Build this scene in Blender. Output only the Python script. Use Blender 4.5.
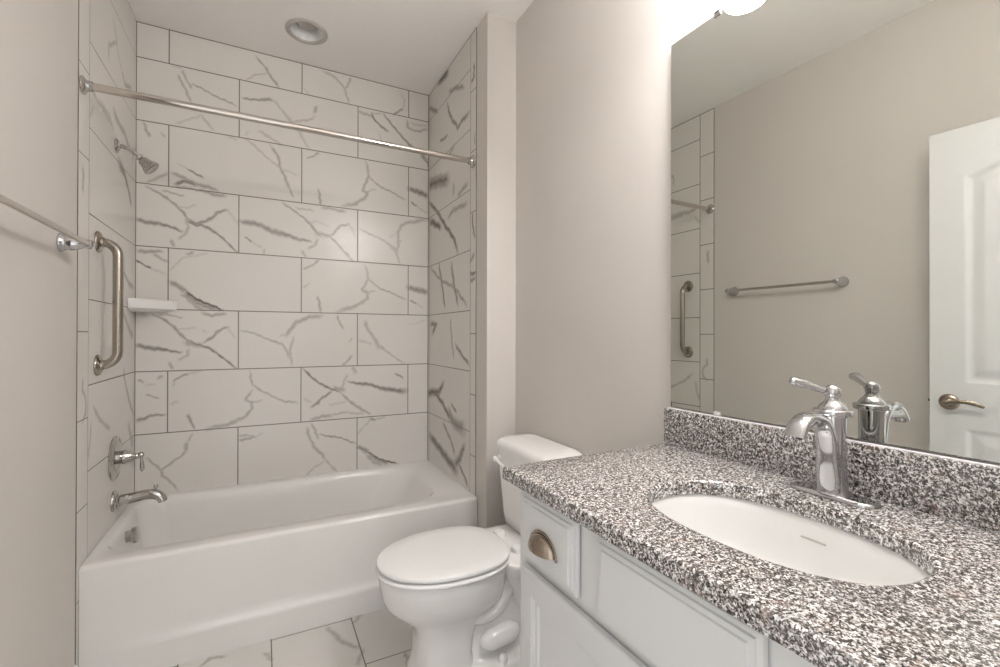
import bpy, bmesh, math, random
import numpy as np
from mathutils import Vector, Matrix

# ------------------------------------------------------------------ clear
for o in list(bpy.data.objects):
    bpy.data.objects.remove(o, do_unlink=True)
SC = bpy.context.scene
COL = SC.collection
PI = math.pi

# ------------------------------------------------------------------ camera
YAW, PITCH, ROLL, FPX = .4787, .0034, .0022, 457.43
CAM = Vector((.5525, -2.7939, 1.2147))
fwd = Vector((math.sin(YAW)*math.cos(PITCH), math.cos(YAW)*math.cos(PITCH), math.sin(PITCH)))
rgt = Vector((math.cos(YAW), -math.sin(YAW), 0))
upv = rgt.cross(fwd)
r2 = rgt*math.cos(ROLL) + upv*math.sin(ROLL)
u2 = -rgt*math.sin(ROLL) + upv*math.cos(ROLL)
cam_d = bpy.data.cameras.new('camera')
cam = bpy.data.objects.new('camera', cam_d)
COL.objects.link(cam)
cam.matrix_world = Matrix(((r2.x, u2.x, -fwd.x, CAM.x), (r2.y, u2.y, -fwd.y, CAM.y),
                           (r2.z, u2.z, -fwd.z, CAM.z), (0, 0, 0, 1)))
cam_d.sensor_width = 36.0
cam_d.lens = FPX*36.0/1000.0
cam_d.clip_start = .01
SC.camera = cam

# ------------------------------------------------------------------ world, exposure, lamps
WORLD_STRENGTH = 1.66      # daylight and hall light arriving through the open doorway
SHADE_STRENGTH = 78.0      # glowing opal shades over the mirror
BULB_STRENGTH = 190.0      # the bulb showing in each shade's mouth
EXPOSURE = 0.0
w = bpy.data.worlds.new('hall_light')
SC.world = w
w.use_nodes = True
bgn = w.node_tree.nodes['Background']
wnt = w.node_tree
wtc = wnt.nodes.new('ShaderNodeTexCoord')
wsp = wnt.nodes.new('ShaderNodeSeparateXYZ')
wrm = wnt.nodes.new('ShaderNodeValToRGB')
wnt.links.new(wtc.outputs['Generated'], wsp.inputs[0])
wmr = wnt.nodes.new('ShaderNodeMapRange')
wmr.inputs[1].default_value = -1.0
wnt.links.new(wsp.outputs[2], wmr.inputs[0])
wnt.links.new(wmr.outputs[0], wrm.inputs[0])
wrm.color_ramp.elements[0].position = .40
wrm.color_ramp.elements[0].color = (.95, .93, .91, 1)
wrm.color_ramp.elements[1].position = .56
wrm.color_ramp.elements[1].color = (.97, .985, 1.0, 1)
wnt.links.new(wrm.outputs[0], bgn.inputs[0])
bgn.inputs[1].default_value = WORLD_STRENGTH
SC.view_settings.view_transform = 'Standard'
SC.view_settings.look = 'None'
SC.view_settings.gamma = 1.0
SC.view_settings.use_curve_mapping = False
SC.view_settings.exposure = EXPOSURE

# ------------------------------------------------------------------ room dimensions
H = 2.743            # ceiling
WR = 1.646           # right wall face
XT = 1.488           # tiled right side of the tub alcove
YF = -2.77           # front wall (doorway)
YP = -.851           # front of the stub wall
Z7, TP = .7237, .3078   # a tile row line and the row pitch

# ------------------------------------------------------------------ material helpers
def new_mat(name):
    m = bpy.data.materials.new(name)
    m.use_nodes = True
    nt = m.node_tree
    return m, nt, nt.nodes['Principled BSDF']

def N(nt, t, **kw):
    n = nt.nodes.new(t)
    for k, v in kw.items():
        setattr(n, k, v)
    return n

def setin(nt, sock, v):
    if hasattr(v, 'links') or isinstance(v, bpy.types.NodeSocket):
        nt.links.new(v, sock)
    else:
        sock.default_value = v

def M(nt, op, a, b=0.0, c=0.0, clamp=False):
    n = N(nt, 'ShaderNodeMath', operation=op, use_clamp=clamp)
    for i, v in enumerate((a, b, c)):
        setin(nt, n.inputs[i], v)
    return n.outputs[0]

def mixc(nt, fac, a, b):
    n = N(nt, 'ShaderNodeMix', data_type='RGBA')
    setin(nt, n.inputs[0], fac)
    for s, v in ((n.inputs[6], a), (n.inputs[7], b)):
        if isinstance(v, tuple):
            s.default_value = (v[0], v[1], v[2], 1)
        else:
            nt.links.new(v, s)
    return n.outputs[2]

def ramp(nt, fac, stops, interp='LINEAR'):
    n = N(nt, 'ShaderNodeValToRGB')
    n.color_ramp.interpolation = interp
    els = n.color_ramp.elements
    while len(els) < len(stops):
        els.new(.5)
    for e, (p, c) in zip(els, stops):
        e.position = p
        e.color = (c[0], c[1], c[2], 1) if isinstance(c, tuple) else (c, c, c, 1)
    nt.links.new(fac, n.inputs[0])
    return n.outputs[0]

def noise(nt, vec, scale, detail=4.0, rough=.55):
    n = N(nt, 'ShaderNodeTexNoise')
    n.inputs['Scale'].default_value = scale
    n.inputs['Detail'].default_value = detail
    n.inputs['Roughness'].default_value = rough
    if vec is not None:
        nt.links.new(vec, n.inputs['Vector'])
    return n.outputs[0]

def objco(nt):
    return N(nt, 'ShaderNodeTexCoord').outputs['Object']

def bump(nt, b, height, strength=.2, dist=.002):
    n = N(nt, 'ShaderNodeBump')
    n.inputs['Strength'].default_value = strength
    n.inputs['Distance'].default_value = dist
    nt.links.new(height, n.inputs['Height'])
    nt.links.new(n.outputs[0], b.inputs['Normal'])

def paint(name, col, rough=.6, tex=.04, scale=220):
    m, nt, b = new_mat(name)
    co = objco(nt)
    n1 = noise(nt, co, 3.0, 2)
    c = mixc(nt, n1, tuple(v*.985 for v in col), tuple(min(1, v*1.015) for v in col))
    nt.links.new(c, b.inputs['Base Color'])
    b.inputs['Roughness'].default_value = rough
    bump(nt, b, noise(nt, co, scale, 2), tex, .0015)
    return m

def glaze(name, col, rough=.12, coat=.0):
    m, nt, b = new_mat(name)
    co = objco(nt)
    n1 = noise(nt, co, 6.0, 2)
    c = mixc(nt, n1, tuple(v*.99 for v in col), tuple(min(1, v*1.01) for v in col))
    nt.links.new(c, b.inputs['Base Color'])
    b.inputs['Roughness'].default_value = rough
    b.inputs['IOR'].default_value = 1.5
    b.inputs['Coat Weight'].default_value = coat
    return m

def metal(name, col, rough, brushed=0.0):
    m, nt, b = new_mat(name)
    co = objco(nt)
    n1 = noise(nt, co, 60.0, 3)
    c = mixc(nt, n1, tuple(v*.97 for v in col), tuple(min(1, v*1.03) for v in col))
    nt.links.new(c, b.inputs['Base Color'])
    b.inputs['Metallic'].default_value = 1.0
    r = M(nt, 'MULTIPLY_ADD', n1, brushed, rough - brushed*.5)
    nt.links.new(r, b.inputs['Roughness'])
    return m

MAT = {}
MAT['wall'] = paint('greige_wall_paint', (.64, .60, .56), .55)
MAT['ceiling'] = paint('ceiling_paint', (.94, .915, .885), .8)
MAT['trimwhite'] = paint('white_trim_paint', (.80, .80, .79), .35, .01)
MAT['door'] = paint('white_door_paint', (.70, .70, .695), .35, .02, 120)
MAT['cabinet'] = paint('pale_grey_cabinet_paint', (.69, .688, .68), .38, .008)
MAT['porcelain'] = glaze('white_porcelain', (.87, .855, .835), .10)
MAT['tub'] = glaze('white_enamel', (.82, .80, .775), .14)
MAT['seat'] = glaze('white_seat_plastic', (.90, .89, .875), .22)
MAT['sink'] = glaze('white_sink_china', (.84, .83, .81), .12)
MAT['chrome'] = metal('polished_chrome', (.58, .58, .595), .04, .02)
MAT['chrome_warm'] = metal('shower_chrome', (.52, .50, .48), .07, .03)
MAT['nickel'] = metal('brushed_nickel', (.40, .355, .305), .22, .08)
MAT['rod'] = metal('polished_steel_rod', (.60, .555, .51), .10, .04)
MAT['bronze'] = metal('antique_nickel', (.36, .30, .24), .20, .08)
MAT['dark'] = paint('dark_recess', (.05, .045, .04), .7, .0)
MAT['caulk'] = paint('caulk', (.55, .51, .47), .6, .0)
MAT['clip'] = glaze('clear_plastic_clip', (.75, .74, .72), .2)

def mirror_mat():
    m, nt, b = new_mat('mirror_silver')
    n1 = noise(nt, objco(nt), 2.0, 1)
    c = mixc(nt, n1, (.70, .71, .67), (.715, .725, .685))
    nt.links.new(c, b.inputs['Base Color'])
    b.inputs['Metallic'].default_value = 1.0
    b.inputs['Roughness'].default_value = 0.0
    return m
MAT['mirror'] = mirror_mat()

def glow_mat(name, col, s):
    m, nt, b = new_mat(name)
    b.inputs['Base Color'].default_value = (.9, .88, .85, 1)
    b.inputs['Roughness'].default_value = .4
    n1 = noise(nt, objco(nt), 8.0, 1)
    c = mixc(nt, n1, col, tuple(v*.98 for v in col))
    nt.links.new(c, b.inputs['Emission Color'])
    b.inputs['Emission Strength'].default_value = s
    return m
MAT['shade'] = glow_mat('glowing_opal_glass', (1.0, .985, .985), SHADE_STRENGTH)
MAT['bulb'] = glow_mat('glowing_bulb', (1.0, .985, .985), BULB_STRENGTH)
# the end lamp nearest the toilet is dimmed to soften glare on the wall
MAT['shade_dim'] = glow_mat('dim_glowing_opal_glass', (1.0, .985, .985), SHADE_STRENGTH*.14)
MAT['bulb_dim'] = glow_mat('dim_glowing_bulb', (1.0, .985, .985), BULB_STRENGTH*.14)
MAT['lens'] = glaze('frosted_lamp_lens', (.52, .49, .46), .35)

def granite():
    m, nt, b = new_mat('speckled_granite')
    co = objco(nt)
    mp = N(nt, 'ShaderNodeMapping')
    mp.inputs['Scale'].default_value = (1.0, 1.0, 1.0)
    nt.links.new(co, mp.inputs[0])
    v = mp.outputs[0]
    dist = noise(nt, v, 120.0, 2)
    vd = N(nt, 'ShaderNodeVectorMath', operation='MULTIPLY_ADD')
    nt.links.new(dist, vd.inputs[0])
    vd.inputs[1].default_value = (.006, .006, .006)
    nt.links.new(v, vd.inputs[2])
    vv = vd.outputs[0]
    vo = N(nt, 'ShaderNodeTexVoronoi', feature='F1')
    vo.inputs['Scale'].default_value = 430.0
    nt.links.new(vv, vo.inputs['Vector'])
    sep = N(nt, 'ShaderNodeSeparateColor')
    nt.links.new(vo.outputs['Color'], sep.inputs[0])
    grain = sep.outputs[0]
    big = noise(nt, vv, 150.0, 4, .62)
    f = M(nt, 'ADD', M(nt, 'MULTIPLY', grain, .62), M(nt, 'MULTIPLY', M(nt, 'SUBTRACT', big, .5), 1.7))
    f = M(nt, 'ADD', f, .19)
    c = ramp(nt, f, [(.14, (.014, .012, .011)), (.30, (.045, .037, .033)), (.44, (.155, .134, .121)),
                     (.58, (.36, .335, .32)), (.70, (.65, .63, .615)), (.90, (.88, .87, .86))])
    rust = ramp(nt, noise(nt, vv, 34.0, 2), [(.60, 0.0), (.70, 1.0)])
    c = mixc(nt, M(nt, 'MULTIPLY', rust, .35), c, (.30, .21, .17))
    nt.links.new(c, b.inputs['Base Color'])
    b.inputs['IOR'].default_value = 1.9
    b.inputs['Roughness'].default_value = .16
    return m
MAT['granite'] = granite()

# tile: marble print (traced veins stored on the mesh as a point attribute) and grout joints
def period_dist(nt, coord, origin, pitch):
    t = M(nt, 'FRACT', M(nt, 'DIVIDE', M(nt, 'SUBTRACT', coord, origin), pitch))
    return M(nt, 'MULTIPLY', M(nt, 'MINIMUM', t, M(nt, 'SUBTRACT', 1.0, t)), pitch)

def joint(nt, d, half=.0025):
    return M(nt, 'SUBTRACT', 1.0, M(nt, 'DIVIDE', M(nt, 'SUBTRACT', d, half*.55), half*.9), clamp=True)

def tile_mat(name, kind, base=(.745, .715, .675), rough=.26):
    m, nt, b = new_mat(name)
    co = objco(nt)
    s = N(nt, 'ShaderNodeSeparateXYZ')
    nt.links.new(co, s.inputs[0])
    X, Y, Z = s.outputs
    if kind == 'back':
        rows = period_dist(nt, Z, Z7, TP)
        k = M(nt, 'FLOOR', M(nt, 'DIVIDE', M(nt, 'SUBTRACT', Z, Z7), TP))
        odd = M(nt, 'MODULO', M(nt, 'ADD', k, 20.0), 2.0)
        sh = M(nt, 'MULTIPLY_ADD', M(nt, 'SUBTRACT', 1.0, odd), -.3061, .1323+.3061)
        u = M(nt, 'SUBTRACT', X, sh)
        cols = period_dist(nt, u, -.6122*10, .6122)
        d = M(nt, 'MINIMUM', rows, cols)
        d = M(nt, 'MINIMUM', d, M(nt, 'ABSOLUTE', M(nt, 'SUBTRACT', Z, H-.003)))
        d = M(nt, 'MINIMUM', d, M(nt, 'ABSOLUTE', M(nt, 'SUBTRACT', X, XT-.002)))
        d = M(nt, 'MINIMUM', d, M(nt, 'ADD', M(nt, 'ABSOLUTE', M(nt, 'SUBTRACT', X, .002)), .0008))
    elif kind in ('left', 'right'):
        yj = -.667 if kind == 'left' else -.662
        rows = period_dist(nt, Z, Z7, TP)
        trows = period_dist(nt, Z, .612 if kind == 'left' else .610, .3057)
        intrim = M(nt, 'LESS_THAN', Y, yj)
        rr = M(nt, 'ADD', M(nt, 'MULTIPLY', rows, M(nt, 'SUBTRACT', 1.0, intrim)), M(nt, 'MULTIPLY', trows, intrim))
        d = M(nt, 'MINIMUM', rr, M(nt, 'ABSOLUTE', M(nt, 'SUBTRACT', Y, yj)))
        d = M(nt, 'MINIMUM', d, M(nt, 'ABSOLUTE', M(nt, 'SUBTRACT', Z, H-.004)))
        ye = -.775 if kind == 'left' else -.731
        d = M(nt, 'MINIMUM', d, M(nt, 'ABSOLUTE', M(nt, 'SUBTRACT', Y, ye)))
        if kind == 'right':
            d = M(nt, 'MINIMUM', d, M(nt, 'ABSOLUTE', M(nt, 'SUBTRACT', Y, -.022)))
    else:
        cols = period_dist(nt, X, .587-.306*10, .306)
        k = M(nt, 'FLOOR', M(nt, 'DIVIDE', M(nt, 'SUBTRACT', X, .587-.306*10), .306))
        odd = M(nt, 'MODULO', k, 2.0)
        v = M(nt, 'SUBTRACT', Y, M(nt, 'MULTIPLY_ADD', odd, .306, -1.066-.306))
        d = M(nt, 'MINIMUM', cols, period_dist(nt, v, -6.12, .612))
    g = joint(nt, d)
    at = N(nt, 'ShaderNodeAttribute', attribute_name='vein')
    vein = at.outputs['Fac']
    nz = noise(nt, co, 38.0, 5, .65)
    vein = M(nt, 'MULTIPLY', vein, M(nt, 'MULTIPLY_ADD', nz, 1.3, .70))
    cloud = ramp(nt, noise(nt, co, 2.6, 5, .6), [(.42, 0.0), (.80, 1.0)])
    c = mixc(nt, M(nt, 'MULTIPLY', cloud, .22), base, tuple(v*.88 for v in base))
    c = mixc(nt, M(nt, 'MINIMUM', vein, .95), c, (.155, .122, .100))
    c = mixc(nt, g, c, (.17, .145, .125))
    nt.links.new(c, b.inputs['Base Color'])
    r = M(nt, 'MULTIPLY_ADD', g, .5, rough)
    nt.links.new(r, b.inputs['Roughness'])
    bump(nt, b, M(nt, 'SUBTRACT', 1.0, g), .35, .001)
    return m
MAT['tile_back'] = tile_mat('marble_tile_back', 'back')
MAT['tile_left'] = tile_mat('marble_tile_left', 'left')
MAT['tile_right'] = tile_mat('marble_tile_right', 'right')
MAT['tile_floor'] = tile_mat('marble_floor_tile', 'floor', (.71, .685, .65), .22)

# ------------------------------------------------------------------ object helpers
ORIG = {}
def link(name, me, mat, parent=None, smooth=40, kind=None):
    """a mesh object made of world-space vertices, shifted into its parent's frame"""
    o = bpy.data.objects.new(name, me)
    COL.objects.link(o)
    if parent is not None:
        off = ORIG[parent.name]
        me.transform(Matrix.Translation(-off))
        o.parent = parent
        ORIG[o.name] = off.copy()
    else:
        ORIG[o.name] = Vector((0, 0, 0))
    if mat is not None:
        me.materials.append(mat)
    if smooth:
        me.polygons.foreach_set('use_smooth', [True]*len(me.polygons))
        me.set_sharp_from_angle(angle=math.radians(smooth))
    if kind:
        o['kind'] = kind
    me.update()
    return o

def obj(name, bm, mat, parent=None, smooth=40, kind=None):
    bmesh.ops.remove_doubles(bm, verts=bm.verts, dist=1e-6)
    bmesh.ops.recalc_face_normals(bm, faces=bm.faces)
    me = bpy.data.meshes.new(name)
    bm.to_mesh(me)
    bm.free()
    return link(name, me, mat, parent, smooth, kind)

def thing(name, label, cat, loc):
    o = bpy.data.objects.new(name, None)
    COL.objects.link(o)
    o.empty_display_size = .1
    o.location = loc
    o['label'] = label
    o['category'] = cat
    ORIG[o.name] = Vector(loc)
    return o

def tag(o, label, cat):
    o['label'] = label
    o['category'] = cat
    return o

def copy_tree(o, shift, parent=None):
    c = o.copy()
    COL.objects.link(c)
    if parent is None:
        c.location = o.location + Vector(shift)
    else:
        c.parent = parent
    for ch in o.children:
        copy_tree(ch, shift, c)
    return c

def box(bm, x0, x1, y0, y1, z0, z1, bev=0.0, seg=2):
    r = bmesh.ops.create_cube(bm, size=1.0)
    vs = r['verts']
    for v in vs:
        v.co = Vector(((x0+x1)/2 + v.co.x*(x1-x0), (y0+y1)/2 + v.co.y*(y1-y0), (z0+z1)/2 + v.co.z*(z1-z0)))
    if bev > 0:
        es = {e for v in vs for e in v.link_edges}
        bmesh.ops.bevel(bm, geom=list(es), offset=bev, segments=seg, profile=.6, affect='EDGES', clamp_overlap=True)
    return vs

def loft(bm, rings, cap0=True, cap1=True, closed=True):
    """skin a list of equal-length point rings"""
    V = [[bm.verts.new(p) for p in r] for r in rings]
    n = len(rings[0])
    m = n if closed else n-1
    for a, b in zip(V[:-1], V[1:]):
        for i in range(m):
            j = (i+1) % n
            try:
                bm.faces.new((a[i], a[j], b[j], b[i]))
            except ValueError:
                pass
    for flag, r in ((cap0, V[0]), (cap1, V[-1])):
        if flag:
            try:
                bm.faces.new(r)
            except ValueError:
                pass
    return V

def frame(d):
    d = Vector(d).normalized()
    a = Vector((0, 0, 1)) if abs(d.z) < .9 else Vector((1, 0, 0))
    x = a.cross(d).normalized()
    return x, d.cross(x), d

def lathe(bm, c, axis, prof, n=32, cap0=True, cap1=True):
    """profile of (radius, height along axis)"""
    x, y, d = frame(axis)
    c = Vector(c)
    rings = []
    for r, h in prof:
        r = max(r, 1e-4)
        rings.append([c + d*h + (x*math.cos(2*PI*i/n) + y*math.sin(2*PI*i/n))*r for i in range(n)])
    loft(bm, rings, cap0, cap1)

def smooth_path(P, sub=6):
    P = [Vector(p) for p in P]
    out = []
    for i in range(len(P)-1):
        p0 = P[max(i-1, 0)]; p1 = P[i]; p2 = P[i+1]; p3 = P[min(i+2, len(P)-1)]
        for k in range(sub):
            t = k/sub
            out.append(.5*((2*p1) + (p2-p0)*t + (2*p0-5*p1+4*p2-p3)*t*t + (3*p1-p0-3*p2+p3)*t**3))
    out.append(P[-1])
    return out

def interp(L, n):
    L = list(L)
    return [np.interp(i/(n-1)*(len(L)-1), range(len(L)), L) for i in range(n)]

def sweep(bm, path, ra, rb=None, n=20, side=None, p=2.0, cap=True):
    """sweep an ellipse (ra along the side vector, rb across it) along a path"""
    m = len(path)
    if not hasattr(ra, '__len__'):
        ra = [ra]*m
    if rb is None:
        rb = ra
    elif not hasattr(rb, '__len__'):
        rb = [rb]*m
    tang = []
    for i in range(m):
        a = path[max(i-1, 0)]; b = path[min(i+1, m-1)]
        tang.append((Vector(b)-Vector(a)).normalized())
    if side is None:
        x, y, d = frame(tang[0])
        s = x
    else:
        s = Vector(side)
    rings = []
    for i in range(m):
        d = tang[i]
        s = (s - d*s.dot(d)).normalized()
        t = d.cross(s)
        R = []
        for k in range(n):
            a = 2*PI*k/n
            ca, sa = math.cos(a), math.sin(a)
            ca = math.copysign(abs(ca)**(2/p), ca); sa = math.copysign(abs(sa)**(2/p), sa)
            R.append(Vector(path[i]) + s*ca*ra[i] + t*sa*rb[i])
        rings.append(R)
    loft(bm, rings, cap, cap)

def sring(cx, cy, z, a, b, p=2.0, n=64):
    out = []
    for k in range(n):
        t = 2*PI*k/n
        c, s = math.cos(t), math.sin(t)
        out.append(Vector((cx + a*math.copysign(abs(c)**(2/p), c), cy + b*math.copysign(abs(s)**(2/p), s), z)))
    return out

def rrect(x0, x1, y0, y1, z, r, n=64, rl=None):
    """rounded rectangle ring, n points (n/4 per corner) from the +x+y corner on"""
    q = n//4
    out = []
    l = r if rl is None else rl
    for (cx, cy, a0, R) in ((x1-r, y1-r, 0, r), (x0+l, y1-l, PI/2, l), (x0+l, y0+l, PI, l), (x1-r, y0+r, 1.5*PI, r)):
        for k in range(q):
            a = a0 + (PI/2)*k/(q-1)
            out.append(Vector((cx + R*math.cos(a), cy + R*math.sin(a), z)))
    return out

def slab_with_hole(bm, x0, x1, y0, y1, z0, z1, cx, cy, a, b, p=2.0, n=128, ease=0.0):
    """rectangular slab with a super-elliptical hole"""
    ang = [2*PI*i/n for i in range(n)]
    for px, py in ((x0, y0), (x1, y0), (x1, y1), (x0, y1)):
        ang.append(math.atan2(py-cy, px-cx) % (2*PI))
    ang = sorted(ang)
    def rect(t, ins, z):
        c, s = math.cos(t), math.sin(t)
        X0, X1, Y0, Y1 = x0-cx, x1-cx, y0-cy, y1-cy
        k = min(([X1/c] if c > 1e-9 else []) + ([X0/c] if c < -1e-9 else []) + ([Y1/s] if s > 1e-9 else []) + ([Y0/s] if s < -1e-9 else []))
        x, y = k*c, k*s
        x = min(max(x, X0+ins), X1-ins); y = min(max(y, Y0+ins), Y1-ins)
        return Vector((cx+x, cy+y, z))
    def hole(t, g, z):
        c, s = math.cos(t), math.sin(t)
        k = (abs(c/(a+g))**p + abs(s/(b+g))**p)**(-1/p)
        return Vector((cx+k*c, cy+k*s, z))
    e = ease
    rings = [[hole(t, 0, z0) for t in ang], [rect(t, 0, z0) for t in ang]]
    if e > 0:
        rings += [[rect(t, 0, z1-e) for t in ang], [rect(t, e*.3, z1-e*.3) for t in ang], [rect(t, e, z1) for t in ang],
                  [hole(t, e, z1) for t in ang], [hole(t, e*.3, z1-e*.3) for t in ang], [hole(t, 0, z1-e) for t in ang]]
    else:
        rings += [[rect(t, 0, z1) for t in ang], [hole(t, 0, z1) for t in ang]]
    rings.append(rings[0])
    loft(bm, rings, False, False)

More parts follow.
